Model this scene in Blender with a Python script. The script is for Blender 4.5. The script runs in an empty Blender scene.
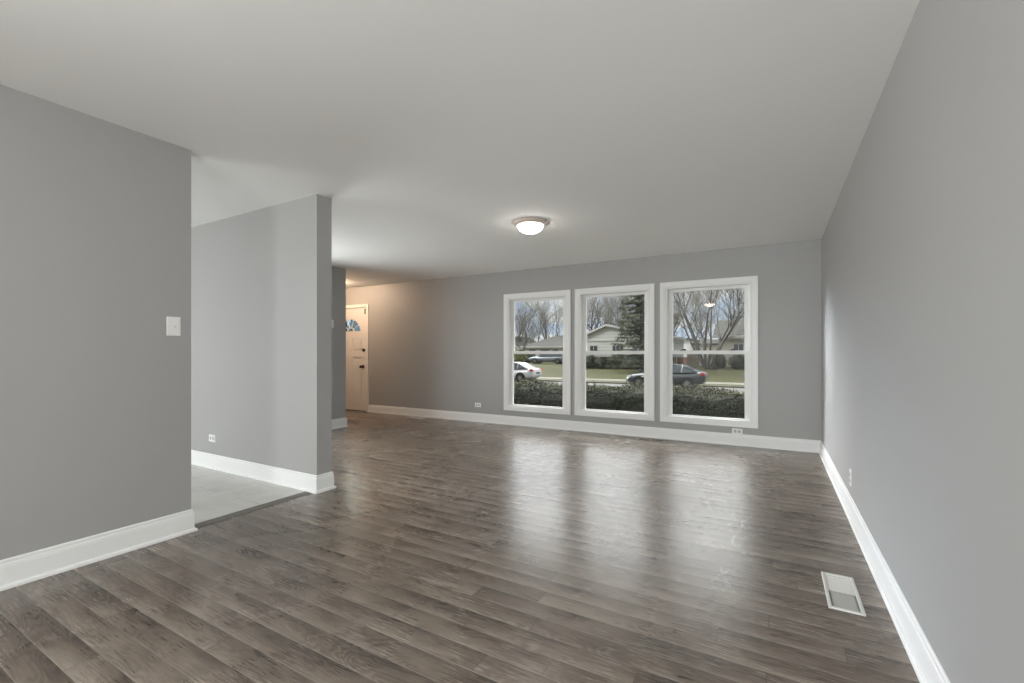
import bpy, bmesh, math, random
from mathutils import Vector, Matrix
PI = math.pi
sc = bpy.context.scene
COL = sc.collection

# ------------------------------------------------------------------ camera
cam = bpy.data.cameras.new('camera')
cam.sensor_width = 36.0
cam.lens = 456.06 / 1024 * 36.0
cam.shift_y = (352.83 - 341.5) / 1024
cam.clip_start = 0.02
cam.clip_end = 600
co = bpy.data.objects.new('camera', cam)
COL.objects.link(co)
co.location = (0, 0, 1.143)
co.rotation_euler = (PI / 2, 0, 0.5225)
sc.camera = co

# ------------------------------------------------------------------ view
sc.view_settings.view_transform = 'Standard'
sc.view_settings.look = 'None'
sc.view_settings.exposure = 0.0
sc.view_settings.gamma = 1.0
sc.view_settings.use_curve_mapping = False
sc.cycles.use_denoising = True
sc.cycles.max_bounces = 14
sc.cycles.diffuse_bounces = 7
sc.cycles.transparent_max_bounces = 24
sc.cycles.sample_clamp_indirect = 4

# ------------------------------------------------------------------ node helper
def newmat(name):
    m = bpy.data.materials.new(name)
    m.use_nodes = True
    nt = m.node_tree
    for n in list(nt.nodes):
        nt.nodes.remove(n)
    return m, nt

class G:
    """tiny node graph writer"""
    def __init__(s, nt): s.nt = nt
    def n(s, t, **kw):
        nd = s.nt.nodes.new(t)
        for k, v in kw.items():
            setattr(nd, k, v)
        return nd
    def put(s, sock, v):
        if isinstance(v, bpy.types.NodeSocket): s.nt.links.new(v, sock)
        elif v is not None: sock.default_value = v
    def m(s, op, a, b=None, c=None, clamp=False):
        nd = s.n('ShaderNodeMath', operation=op); nd.use_clamp = clamp
        for i, v in enumerate((a, b, c)):
            if v is not None: s.put(nd.inputs[i], v)
        return nd.outputs[0]
    def mix(s, f, a, b, blend='MIX'):
        nd = s.n('ShaderNodeMix', data_type='RGBA', blend_type=blend)
        s.put(nd.inputs[0], f); s.put(nd.inputs[6], a); s.put(nd.inputs[7], b)
        return nd.outputs[2]
    def xyz(s, x, y, z):
        nd = s.n('ShaderNodeCombineXYZ')
        for i, v in enumerate((x, y, z)): s.put(nd.inputs[i], v)
        return nd.outputs[0]
    def sep(s, v):
        nd = s.n('ShaderNodeSeparateXYZ'); s.put(nd.inputs[0], v); return nd.outputs
    def noise(s, vec, scale=5, detail=4, rough=.5, dist=0, w=None):
        nd = s.n('ShaderNodeTexNoise')
        if vec is not None: s.put(nd.inputs['Vector'], vec)
        s.put(nd.inputs['Scale'], scale); s.put(nd.inputs['Detail'], detail)
        s.put(nd.inputs['Roughness'], rough); s.put(nd.inputs['Distortion'], dist)
        return nd.outputs[0]
    def ramp(s, f, stops):
        nd = s.n('ShaderNodeValToRGB')
        e = nd.color_ramp.elements
        while len(e) < len(stops): e.new(.5)
        for el, (p, c) in zip(e, stops):
            el.position = p; el.color = (*c, 1) if len(c) == 3 else c
        s.put(nd.inputs[0], f)
        return nd.outputs[0]
    def smooth(s, v, a, b, lo=0., hi=1.):
        nd = s.n('ShaderNodeMapRange', interpolation_type='SMOOTHSTEP')
        s.put(nd.inputs[0], v)
        for i, q in enumerate((a, b, lo, hi)): s.put(nd.inputs[i + 1], q)
        return nd.outputs[0]

# ------------------------------------------------------------------ world: pale blue sky low over the street, bright high cloud
def make_world():
    w = bpy.data.worlds.new('sky'); sc.world = w; w.use_nodes = True
    nt = w.node_tree
    for n in list(nt.nodes): nt.nodes.remove(n)
    g = G(nt)
    d = g.n('ShaderNodeTexCoord').outputs['Generated']
    x, y, z = g.sep(d)[0:3]
    zz = g.m('MAXIMUM', z, 0.03)
    cv = g.xyz(g.m('DIVIDE', x, g.m('ADD', zz, .25)), g.m('DIVIDE', y, g.m('ADD', zz, .25)), z)
    cl = g.smooth(g.noise(cv, 2.6, 5, .55), .44, .60)
    blue = g.ramp(zz, [(0, (.62, .72, .86)), (.12, (.46, .62, .90)), (.4, (.30, .46, .80))])
    c = g.mix(cl, blue, (.88, .91, .95, 1))
    # high bright cloud deck
    hi = g.m('ADD', g.smooth(z, .13, .30, 1.0, SKY_HIGH), g.smooth(z, .46, .62, 0, SKY_TOP))
    # sun side of the sky, behind the house
    # bright cloud deck over the street, duller sky behind the house
    st = g.m('MULTIPLY', hi, g.smooth(y, -.25, .05, SKY_SOUTH, 1.0))
    # bright western sky, well to the left of the windows' view
    west = g.m('MULTIPLY', g.smooth(g.m('MULTIPLY', x, -1.0), .58, .80, 0, SKY_WEST), g.smooth(z, .02, .2, 0, 1))
    west = g.m('MULTIPLY', west, g.smooth(y, -.05, .12, 0, 1))
    st = g.m('ADD', st, west)
    c = g.mix(g.smooth(z, .12, .28, 0, .9), c, (1., .985, .965, 1))
    bg = g.n('ShaderNodeBackground')
    g.put(bg.inputs[0], c); g.put(bg.inputs[1], st)
    o = g.n('ShaderNodeOutputWorld')
    nt.links.new(bg.outputs[0], o.inputs[0])
    w.cycles.sampling_method = 'MANUAL'; w.cycles.sample_map_resolution = 1024
SKY_HIGH = 5.0
SKY_TOP = 4.5
SKY_WEST = 60.0
SKY_SOUTH = .22
make_world()

sun = bpy.data.lights.new('sun', 'SUN')
sun.energy = 1.3; sun.angle = math.radians(9); sun.color = (1, .96, .9)
so = bpy.data.objects.new('sun', sun); COL.objects.link(so)
so.rotation_euler = (math.radians(48), 0, math.radians(-28))     # shines away from the rear of the house on to the street

# area lights added outside made-up openings, to brighten the interior
def fill_light(name, loc, rot, sx, sy, L, col=(.97, .985, 1)):
    l = bpy.data.lights.new(name, 'AREA'); l.shape = 'RECTANGLE'; l.size = sx; l.size_y = sy
    l.energy = L * PI * sx * sy; l.color = col
    o = bpy.data.objects.new(name, l); COL.objects.link(o); o.location = loc; o.rotation_euler = rot
fill_light('fill_light_right', (.74, -1.9, 1.4), (PI / 2 - .5, 0, PI / 2), 1.8, 1.6, 2.2)
fill_light('fill_light_left', (-3.62, -1.9, 1.4), (PI / 2 - .5, 0, -PI / 2), 1.8, 1.6, 32.0)
fill_light('fill_light_back', (-.075, -3.64, 1.25), (PI / 2 + .2, 0, 0), .95, 1.7, 41.0)
fill_light('fill_light_hall', (-6.02, 3.55, 1.15), (PI / 2, 0, -PI / 2), 1.3, 1.7, 9.5)
fill_light('fill_light_kitchen', (-5.85, -1.15, 1.15), (PI / 2 - .6, 0, 0), 2.3, 2.0, 8.0)
fill_light('fill_light_kitchen_side', (-7.6, 1.0, 1.6), (PI / 2 - .3, 0, -PI / 2), 1.6, 1.1, .6)

LAMP_E = 26.0       # glowing glass of the ceiling lamps
LAMP_K = 24.0
LAMP_F = 20.0

# ------------------------------------------------------------------ materials
def pbr(name, col, rough=.5, metal=0, spec=.5, bump=None, var=None, emit=None):
    m, nt = newmat(name); g = G(nt)
    b = g.n('ShaderNodeBsdfPrincipled'); o = g.n('ShaderNodeOutputMaterial')
    nt.links.new(b.outputs[0], o.inputs[0])
    c4 = (*col, 1)
    b.inputs['Roughness'].default_value = rough
    b.inputs['Metallic'].default_value = metal
    b.inputs['Specular IOR Level'].default_value = spec
    tc = g.n('ShaderNodeTexCoord').outputs['Object']
    if var:
        sc_, amt = var
        f = g.noise(tc, sc_, 4, .6)
        lo = tuple(v * (1 - amt) for v in col); hi = tuple(min(1, v * (1 + amt)) for v in col)
        c = g.ramp(f, [(.3, lo), (.7, hi)])
        g.put(b.inputs['Base Color'], c)
    else:
        b.inputs['Base Color'].default_value = c4
    if bump:
        s_, st, di = bump
        bn = g.n('ShaderNodeBump'); bn.inputs['Strength'].default_value = st; bn.inputs['Distance'].default_value = di
        g.put(bn.inputs['Height'], g.noise(tc, s_, 3, .5))
        nt.links.new(bn.outputs[0], b.inputs['Normal'])
    if emit:
        b.inputs['Emission Color'].default_value = (*emit[0], 1)
        b.inputs['Emission Strength'].default_value = emit[1]
    return m

M = {}
M['wall'] = pbr('grey_paint', (.380, .375, .368), .48, spec=.4, bump=(260, .06, .001))
M['ceiling'] = pbr('ceiling_paint', (.88, .88, .865), .85, spec=.2, bump=(120, .06, .001))
M['trim'] = pbr('white_trim_paint', (.85, .85, .84), .38)
M['vinyl'] = pbr('white_vinyl', (.80, .80, .78), .4)
M['doorp'] = pbr('door_paint', (.74, .71, .68), .4)
M['plate'] = pbr('plate_plastic', (.83, .83, .81), .35)
M['slot'] = pbr('dark_slot', (.10, .10, .10), .6)
M['facep'] = pbr('receptacle_face', (.50, .50, .49), .4)
M['black'] = pbr('black_metal', (.015, .014, .013), .35, metal=.4)
M['bronze'] = pbr('bronze_lock', (.05, .045, .04), .4, metal=.5)
M['nickel'] = pbr('brushed_nickel', (.80, .70, .62), .5, metal=.5)
M['regw'] = pbr('register_enamel', (.66, .65, .62), .4)
M['regd'] = pbr('register_louvre', (.40, .39, .37), .5)
M['duct'] = pbr('duct_metal', (.22, .22, .20), .5)
M['regb'] = pbr('brown_register', (.16, .13, .10), .45)
M['strip'] = pbr('threshold_strip', (.13, .118, .102), .5, var=(30, .2))
M['gap'] = pbr('dark_gap', (.02, .02, .02), .9)

def lamp_glass(name, col, e):
    m, nt = newmat(name); g = G(nt)
    em = g.n('ShaderNodeEmission'); o = g.n('ShaderNodeOutputMaterial')
    em.inputs[0].default_value = (*col, 1); em.inputs[1].default_value = e
    t = g.n('ShaderNodeBsdfTransparent'); mx = g.n('ShaderNodeMixShader'); mx.inputs[0].default_value = .4
    nt.links.new(em.outputs[0], mx.inputs[2]); nt.links.new(t.outputs[0], mx.inputs[1])
    nt.links.new(mx.outputs[0], o.inputs[0]); return m
M['lampglass'] = lamp_glass('lit_frosted_glass', (1, .94, .88), 22)
M['lampdining'] = lamp_glass('lit_dining_glass', (1, .80, .58), 22)
M['fillkit'] = lamp_glass('kitchen_fill_glass', (1, .97, .94), 22)
M['lampfoyer'] = lamp_glass('lit_foyer_glass', (1, .69, .45), 155)

def glass(name, tint=(.97, .985, .98), r0=.035):
    m, nt = newmat(name); g = G(nt)
    t = g.n('ShaderNodeBsdfTransparent'); t.inputs[0].default_value = (*tint, 1)
    gl = g.n('ShaderNodeBsdfGlossy'); gl.inputs['Roughness'].default_value = 0.0
    lw = g.n('ShaderNodeLayerWeight'); lw.inputs[0].default_value = .5
    f = g.m('MULTIPLY_ADD', g.m('POWER', lw.outputs['Facing'], 5.0), 1 - r0, r0)
    mx = g.n('ShaderNodeMixShader'); g.put(mx.inputs[0], f)
    nt.links.new(t.outputs[0], mx.inputs[1]); nt.links.new(gl.outputs[0], mx.inputs[2])
    o = g.n('ShaderNodeOutputMaterial'); nt.links.new(mx.outputs[0], o.inputs[0]); return m
M['glass'] = glass('window_glass')
M['fanglass'] = glass('fan_light_glass', (.42, .47, .46))

def screen_mat():
    m, nt = newmat('insect_screen_mesh'); g = G(nt)
    t = g.n('ShaderNodeBsdfTransparent'); d = g.n('ShaderNodeBsdfDiffuse'); d.inputs[0].default_value = (.03, .03, .03, 1)
    mx = g.n('ShaderNodeMixShader'); mx.inputs[0].default_value = .12
    nt.links.new(t.outputs[0], mx.inputs[1]); nt.links.new(d.outputs[0], mx.inputs[2])
    o = g.n('ShaderNodeOutputMaterial'); nt.links.new(mx.outputs[0], o.inputs[0]); return m
M['screen'] = screen_mat()
def floor_mat():
    m, nt = newmat('grey_oak_planks'); g = G(nt)
    b = g.n('ShaderNodeBsdfPrincipled'); o = g.n('ShaderNodeOutputMaterial')
    nt.links.new(b.outputs[0], o.inputs[0])
    p = g.n('ShaderNodeTexCoord').outputs['Object']
    x, y, z = g.sep(p)[0:3]
    W, L = .1045, 1.21
    v = g.m('DIVIDE', g.m('SUBTRACT', y, .092), W)
    row = g.m('FLOOR', v); fv = g.m('FRACT', v)
    wn = g.n('ShaderNodeTexWhiteNoise', noise_dimensions='1D'); g.put(wn.inputs['W'], row)
    u = g.m('ADD', g.m('DIVIDE', x, L), g.m('MULTIPLY', wn.outputs[0], 7.0))
    colm = g.m('FLOOR', u); fu = g.m('FRACT', u)
    wn2 = g.n('ShaderNodeTexWhiteNoise', noise_dimensions='2D'); g.put(wn2.inputs['Vector'], g.xyz(row, colm, 0))
    rnd = wn2.outputs[0]; rc = g.sep(wn2.outputs[1])
    ox = g.m('MULTIPLY', rc[0], 37.0); oy = g.m('MULTIPLY', rc[1], 53.0)
    # cathedral grain: contour lines of a stretched noise field
    field = g.noise(g.xyz(g.m('MULTIPLY_ADD', x, 2.1, ox), g.m('MULTIPLY_ADD', y, 9.5, oy), rnd), 1.0, 2.5, .45, .5)
    rings = g.m('FRACT', g.m('MULTIPLY', field, 17.0))
    rings = g.smooth(g.m('ABSOLUTE', g.m('SUBTRACT', rings, .5)), .06, .42)
    fine = g.noise(g.xyz(g.m('MULTIPLY_ADD', x, 7., ox), g.m('MULTIPLY_ADD', y, 130., oy), 0), 1.0, 4, .65)
    smoky = g.noise(g.xyz(g.m('MULTIPLY_ADD', x, 2.6, oy), g.m('MULTIPLY_ADD', y, 7.0, ox), 3.), 1.0, 4, .55, .6)
    knot = g.smooth(g.noise(g.xyz(g.m('MULTIPLY_ADD', x, 5., oy), g.m('MULTIPLY_ADD', y, 16., ox), 7.), 1.0, 2, .5), .66, .80)
    t = g.m('MULTIPLY_ADD', rnd, .17, .075)
    t = g.m('MULTIPLY_ADD', smoky, .62, t)
    t = g.m('MULTIPLY_ADD', fine, .56, t)
    patch = g.smooth(smoky, .38, .6, 1., .25)
    t = g.m('SUBTRACT', t, g.m('MULTIPLY', g.m('MULTIPLY', rings, patch), .17))
    t = g.m('SUBTRACT', t, g.m('MULTIPLY', knot, .45))
    # each board's colour runs from pale at one long side to dark at the other
    t = g.m('MULTIPLY_ADD', g.m('SUBTRACT', .5, fv), .30, t)
    c = g.ramp(t, [(.32, (.036, .027, .021)), (.60, (.118, .091, .071)), (.85, (.200, .162, .131)), (1.0, (.28, .235, .195))])
    # seams
    sv = g.m('MINIMUM', fv, g.m('SUBTRACT', 1.0, fv))
    su = g.m('MINIMUM', fu, g.m('SUBTRACT', 1.0, fu))
    lite = g.smooth(fv, .015, .035, 1., 0.)
    endl = g.smooth(g.m('MULTIPLY', su, L), .0012, .0028, 1., 0.)
    c = g.mix(g.m('MULTIPLY', lite, .75), c, (.30, .27, .24, 1))
    c = g.mix(g.m('MULTIPLY', endl, .6), c, (.05, .043, .038, 1))
    # dried wiping smears on the boards in front of the corner window
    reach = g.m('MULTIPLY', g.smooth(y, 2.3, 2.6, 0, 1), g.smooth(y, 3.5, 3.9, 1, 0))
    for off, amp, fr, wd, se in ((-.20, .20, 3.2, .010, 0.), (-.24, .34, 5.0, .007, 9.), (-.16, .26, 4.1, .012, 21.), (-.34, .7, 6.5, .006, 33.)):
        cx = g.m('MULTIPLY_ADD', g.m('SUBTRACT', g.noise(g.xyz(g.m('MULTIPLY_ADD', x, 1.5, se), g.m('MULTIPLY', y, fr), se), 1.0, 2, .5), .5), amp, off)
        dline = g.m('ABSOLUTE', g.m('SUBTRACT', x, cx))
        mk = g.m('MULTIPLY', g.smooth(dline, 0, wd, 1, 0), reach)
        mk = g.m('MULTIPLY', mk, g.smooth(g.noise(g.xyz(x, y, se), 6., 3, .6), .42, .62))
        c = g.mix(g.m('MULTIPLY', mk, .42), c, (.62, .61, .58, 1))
    g.put(b.inputs['Base Color'], c)
    # dust film and wiping streaks in the sheen
    sm = g.noise(g.xyz(g.m('MULTIPLY', x, 1.1), g.m('MULTIPLY', y, .8), 0), 1.0, 4, .6, 1.0)
    r = g.m('MULTIPLY_ADD', g.m('SUBTRACT', sm, .5), .12, FLOOR_R)
    r = g.m('MULTIPLY_ADD', g.m('SUBTRACT', fine, .5), .04, r)
    g.put(b.inputs['Roughness'], r)
    b.inputs['Specular IOR Level'].default_value = FLOOR_S
    b.inputs['IOR'].default_value = 1.5
    # very slightly cupped boards
    bn = g.n('ShaderNodeBump'); bn.inputs['Strength'].default_value = .28; bn.inputs['Distance'].default_value = .004
    h = g.m('MULTIPLY_ADD', g.m('MULTIPLY', fv, g.m('SUBTRACT', 1., fv)), .30, 0.0)
    h = g.m('MULTIPLY_ADD', g.noise(g.xyz(g.m('MULTIPLY', x, 1.3), g.m('MULTIPLY', y, 9.0), 0), 1., 2, .5), .5, h)
    g.put(bn.inputs['Height'], h); nt.links.new(bn.outputs[0], b.inputs['Normal'])
    return m
FLOOR_R, FLOOR_S = .27, .7
M['floor'] = floor_mat()

def tile_mat():
    m, nt = newmat('pale_tile'); g = G(nt)
    b = g.n('ShaderNodeBsdfPrincipled'); o = g.n('ShaderNodeOutputMaterial')
    nt.links.new(b.outputs[0], o.inputs[0])
    p = g.n('ShaderNodeTexCoord').outputs['Object']
    x, y, z = g.sep(p)[0:3]
    br = g.n('ShaderNodeTexBrick'); br.offset = .5
    g.put(br.inputs['Vector'], g.xyz(g.m('ADD', y, -.20), g.m('ADD', x, 3.955), 0))
    br.inputs['Scale'].default_value = 1.0; br.inputs['Brick Width'].default_value = .61
    br.inputs['Row Height'].default_value = .305; br.inputs['Mortar Size'].default_value = .003
    br.inputs['Mortar Smooth'].default_value = .1; br.inputs['Bias'].default_value = 0
    n1 = g.noise(p, 5, 5, .6, .4)
    t = g.ramp(n1, [(.3, (.53, .52, .495)), (.7, (.64, .63, .605))])
    g.put(br.inputs['Color1'], t); g.put(br.inputs['Color2'], t); br.inputs['Mortar'].default_value = (.38, .37, .35, 1)
    nt.links.new(br.outputs[0], b.inputs['Base Color']); b.inputs['Roughness'].default_value = .35
    return m
M['tile'] = tile_mat()

# outside
M['grass'] = pbr('grass', (.040, .040, .017), .9, var=(2.2, .4), spec=.04)
M['grassnear'] = pbr('near_grass', (.04, .05, .02), .9, var=(3, .3), spec=.04)
M['asphalt'] = pbr('asphalt', (.085, .083, .077), .85, spec=.1, var=(3, .1))
M['concrete'] = pbr('concrete', (.12, .112, .096), .85, spec=.1, var=(4, .08))
M['bark'] = pbr('bark', (.070, .064, .055), .9, var=(8, .25), spec=.2)
M['barkpale'] = pbr('pale_bark', (.060, .054, .045), .9, var=(8, .2), spec=.2)
M['twig'] = pbr('twig_bark', (.155, .148, .122), .9, var=(2, .2), spec=.2)
M['spruce'] = pbr('spruce_needles', (.105, .118, .080), .8, var=(1.5, .4), spec=.2)
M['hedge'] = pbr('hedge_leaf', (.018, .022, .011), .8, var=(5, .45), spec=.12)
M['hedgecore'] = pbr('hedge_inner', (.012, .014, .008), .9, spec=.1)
M['hedgetip'] = pbr('hedge_tip_leaf', (.065, .066, .022), .8, var=(7, .4), spec=.12)
M['shrub'] = pbr('shrub_leaf', (.030, .038, .018), .7, var=(4, .35), spec=.2)
M['shrubolive'] = pbr('olive_shrub_leaf', (.14, .16, .05), .7, var=(4, .35), spec=.2)
M['roofg'] = pbr('grey_shingle', (.055, .054, .050), .9, spec=.05, var=(6, .12))
M['roofd'] = pbr('dark_shingle', (.040, .040, .036), .9, spec=.05, var=(6, .15))
M['cream'] = pbr('cream_siding', (.50, .475, .41), .8)
M['brick'] = pbr('brick', (.17, .085, .055), .85, var=(9, .3))
M['pane'] = pbr('dark_window_pane', (.07, .08, .09), .1)
M['woodf'] = pbr('weathered_fence_wood', (.25, .22, .16), .85, var=(12, .2))
M['exterior'] = pbr('exterior_siding', (.5, .5, .48), .8)

def siding_mat(name, col, pitch=.2):
    m, nt = newmat(name); g = G(nt)
    b = g.n('ShaderNodeBsdfPrincipled'); o = g.n('ShaderNodeOutputMaterial')
    nt.links.new(b.outputs[0], o.inputs[0]); b.inputs['Roughness'].default_value = .7
    x, y, z = g.sep(g.n('ShaderNodeTexCoord').outputs['Object'])[0:3]
    f = g.m('FRACT', g.m('DIVIDE', z, pitch))
    c = g.mix(g.smooth(f, 0, .14, 1., 0.), (*col, 1), (*[v * .45 for v in col], 1))
    g.put(b.inputs['Base Color'], c)
    return m
M['exttrim'] = pbr('exterior_white_trim', (.50, .50, .49), .6)
M['siding'] = siding_mat('white_lap_siding', (.60, .60, .585), .34)

def paint(name, col, metal=.2):
    m = pbr(name, col, .25, metal=metal)
    m.node_tree.nodes['Principled BSDF'].inputs['Coat Weight'].default_value = .3
    return m
M['pdark'] = paint('dark_car_paint', (.020, .025, .030))
M['pwhite'] = paint('white_car_paint', (.42, .43, .44), 0)
M['psilver'] = paint('silver_blue_car_paint', (.16, .185, .21), .4)
M['cglass'] = pbr('car_glass', (.03, .04, .05), .08)
M['tyre'] = pbr('tyre_rubber', (.02, .02, .02), .8)
M['rim'] = pbr('alloy_rim', (.62, .62, .63), .3, metal=.6)
M['red'] = pbr('tail_lamp_red', (.30, .02, .02), .25)
M['headl'] = pbr('lamp_lens', (.75, .76, .78), .15)
M['chrome'] = pbr('chrome', (.75, .75, .76), .15, metal=1)

# ------------------------------------------------------------------ mesh helpers
class MB:
    def __init__(s, mats): s.v, s.f, s.mi, s.mats = [], [], [], mats if isinstance(mats, (list, tuple)) else [mats]; s.cur = 0
    def box(s, x0, x1, y0, y1, z0, z1, mi=None):
        b = len(s.v)
        s.v += [(x, y, z) for x in (x0, x1) for y in (y0, y1) for z in (z0, z1)]
        for q in ((0, 1, 3, 2), (4, 6, 7, 5), (0, 4, 5, 1), (2, 3, 7, 6), (0, 2, 6, 4), (1, 5, 7, 3)):
            s.f.append(tuple(b + i for i in q)); s.mi.append(s.cur if mi is None else mi)
        return s
    def poly(s, pts, faces, mi=None):
        b = len(s.v); s.v += [tuple(p) for p in pts]
        for q in faces:
            s.f.append(tuple(b + i for i in q)); s.mi.append(s.cur if mi is None else mi)
        return s
    def prism(s, pts2, axis, a0, a1, mi=None):
        """closed 2-D outline extruded along an axis"""
        n = len(pts2); pts = []
        for a in (a0, a1):
            for p in pts2:
                pts.append({'x': (a, p[0], p[1]), 'y': (p[0], a, p[1]), 'z': (p[0], p[1], a)}[axis])
        fs = [tuple(range(n))[::-1], tuple(range(n, 2 * n))] + [(i, (i + 1) % n, n + (i + 1) % n, n + i) for i in range(n)]
        return s.poly(pts, fs, mi)
    def tube(s, p0, p1, r0, r1, n=6, mi=None, cap=True):
        p0, p1 = Vector(p0), Vector(p1); d = p1 - p0
        if d.length < 1e-6: return s
        d.normalize(); a = d.orthogonal().normalized(); c = d.cross(a)
        pts = []
        for p, r in ((p0, r0), (p1, r1)):
            for i in range(n):
                t = 2 * PI * i / n; pts.append(p + (a * math.cos(t) + c * math.sin(t)) * r)
        fs = [(i, (i + 1) % n, n + (i + 1) % n, n + i) for i in range(n)]
        if cap: fs += [tuple(range(n))[::-1], tuple(range(n, 2 * n))]
        return s.poly(pts, fs, mi)
    def lathe(s, prof, c=(0, 0, 0), n=40, axis='z', mi=None, closed=False):
        pts = []; k = len(prof)
        for i in range(n):
            t = 2 * PI * i / n
            for r, h in prof:
                a, b_ = r * math.cos(t), r * math.sin(t)
                p = {'z': (a, b_, h), 'y': (a, h, b_), 'x': (h, a, b_)}[axis]
                pts.append((p[0] + c[0], p[1] + c[1], p[2] + c[2]))
        fs = []
        m_ = k if closed else k - 1
        for i in range(n):
            j = (i + 1) % n
            for q in range(m_):
                q2 = (q + 1) % k
                fs.append((i * k + q, j * k + q, j * k + q2, i * k + q2))
        return s.poly(pts, fs, mi)
    def build(s, name, parent=None, loc=(0, 0, 0), smooth=False, bevel=0, fix=True):
        me = bpy.data.meshes.new(name); me.from_pydata(s.v, [], s.f)
        for m in s.mats: me.materials.append(M[m])
        if len(s.mats) > 1: me.polygons.foreach_set('material_index', s.mi)
        me.update()
        if fix:
            bm = bmesh.new(); bm.from_mesh(me)
            bmesh.ops.remove_doubles(bm, verts=bm.verts, dist=1e-5)
            bmesh.ops.recalc_face_normals(bm, faces=bm.faces)
            bm.to_mesh(me); bm.free()
        if smooth:
            me.polygons.foreach_set('use_smooth', [True] * len(me.polygons))
            try: me.set_sharp_from_angle(angle=math.radians(40))
            except Exception: pass
        o = bpy.data.objects.new(name, me); COL.objects.link(o); o.location = loc
        if parent: o.parent = parent
        if bevel:
            md = o.modifiers.new('bevel', 'BEVEL'); md.width = bevel; md.segments = 2; md.limit_method = 'ANGLE'
            md.harden_normals = False
        return o

def tag(o, label=None, cat=None, group=None, kind=None):
    if label: o['label'] = label
    if cat: o['category'] = cat
    if group: o['group'] = group
    if kind: o['kind'] = kind
    return o
def empty(name, loc=(0, 0, 0), rz=0, **kw):
    o = bpy.data.objects.new(name, None); COL.objects.link(o); o.location = loc; o.rotation_euler = (0, 0, rz)
    o.empty_display_size = .1
    return tag(o, **kw)
def struct(o, label, cat): return tag(o, label, cat, kind='structure')
def kids(o): return [c for c in bpy.data.objects if c.parent == o]
def copy_tree(o, parent=None):
    c = o.copy(); COL.objects.link(c); c.parent = parent
    for ch in kids(o): copy_tree(ch, c)
    return c

# ------------------------------------------------------------------ room dimensions
H = 2.44
XR, YW, XL = .463, 6.269, -3.240       # right wall, window wall, left wall
YL, YP0, YP1 = 1.507, 2.432, 2.576     # end of left wall, partition faces
XS, YS = -5.755, 4.835                 # hall wall face and its end
XK, YB, XF = -7.3, -3.4, -8.45
YKB = -.7                               # rear wall of the kitchen         # kitchen left, rear wall, foyer left
T = .16

# floors and ceiling
f = MB('floor')
f.box(-3.29, XR + T, YB - T, YW + T, -.05, 0)
f.box(XF - T, -3.29, YP0 + .02, YW + T, -.05, 0)
struct(f.build('floor', fix=False), 'grey brown oak plank floor running parallel to the window wall', 'floor')
f = MB('tile'); f.box(XK - T, -3.345, YKB - T, YP0 + .05, -.05, .004)
struct(f.build('floor_kitchen'), 'pale grey rectangular tile floor beyond the doorway', 'floor')
f = MB(['strip', 'gap'])
f.prism([(-3.345, -.04), (-3.345, .002), (-3.340, .003), (-3.285, .003), (-3.262, .0008), (-3.262, -.04)], 'y', YL - .0, YP0 - .002, 0)
f.box(-3.262, -3.256, YL, YP0 - .02, -.01, .0006, 1)
struct(f.build('trim_1'), 'dark grey transition strip between the tile and the planks', 'threshold')
c = MB('ceiling'); c.box(XF - T, XR + T, YB - T, YW + T, H, H + .12)
struct(c.build('ceiling'), 'flat white painted ceiling', 'ceiling')
r = MB(['roofg', 'exterior'])
r.prism([(YB - .8, H + .14), (YW + .75, H + .14), (YW + .75, H + .30), (1.4, H + 1.9), (YB - .8, H + .30)], 'x', XF - .8, XR + .9)
struct(r.build('roof'), 'shingled roof and eaves over the room', 'roof')

# walls
def wall_with_holes(name, axis, a0, a1, n0, n1, holes, label):
    """wall running along axis from a0 to a1, thickness n0..n1, holes (s0, s1, z0, z1)"""
    m = MB('wall')
    def bx(s0, s1, z0, z1):
        if s1 - s0 < 1e-4 or z1 - z0 < 1e-4: return
        if axis == 'x': m.box(s0, s1, n0, n1, z0, z1)
        else: m.box(n0, n1, s0, s1, z0, z1)
    cur = a0
    for s0, s1, z0, z1 in sorted(holes):
        bx(cur, s0, 0, H); bx(s0, s1, 0, z0); bx(s0, s1, z1, H); cur = s1
    bx(cur, a1, 0, H)
    o = m.build(name, fix=False)
    return struct(o, label, 'wall')

WIN = [(-3.755, -2.605), (-2.541, -1.396), (-1.325, -.171)]
WZ0, WZ1 = .228, 2.076
CW = .062
holes = [(a + CW, b - CW, WZ0 + CW, WZ1 - CW) for a, b in WIN]
DX0, DX1, DZ = -7.79, -6.87, 2.03
wall_with_holes('wall_front', 'x', XF - T, XR + T, YW, YW + T, holes + [(DX0 - .02, DX1 + .02, 0, DZ + .015)], 'grey painted wall holding the three tall windows')
wall_with_holes('wall_right', 'y', YB, YW, XR, XR + T, [(-2.8, -1.0, .5, 2.1)], 'long plain grey wall along the right side')
wall_with_holes('wall_left', 'y', YB, YL, XL - .13, XL, [(-2.8, -1.0, .5, 2.1)], 'grey wall with the light switch, ending at the tiled doorway')
wall_with_holes('wall_partition', 'x', XK, XL, YP0, YP1, [], 'free-ended grey partition between tile floor and living room')
wall_with_holes('wall_hall', 'y', YP1, YS, XS - .13, XS, [(2.9, 4.2, .3, 2.0)], 'narrow grey hall wall ending before the front door')
wall_with_holes('wall_foyer', 'x', XF, XS - .13, YS - .13, YS, [], 'grey wall on the near side of the entrance hall')
wall_with_holes('wall_entry', 'y', YS - .13, YW, XF - T, XF, [], 'grey wall at the far end of the entrance hall')
wall_with_holes('wall_kitchen', 'y', YKB, YP1, XK - T, XK, [(.2, 1.8, .97, 2.07)], 'grey wall at the far side of the kitchen')
wall_with_holes('wall_back', 'x', XL - .13, XR + T, YB - T, YB, [(-.55, .40, .45, 2.15)], 'grey wall behind the camera')
wall_with_holes('wall_rear', 'x', XK - T, XL - .13, YKB - T, YKB, [(-7.0, -4.7, 0, 2.08)], 'grey kitchen wall with an added glazed patio door')

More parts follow.
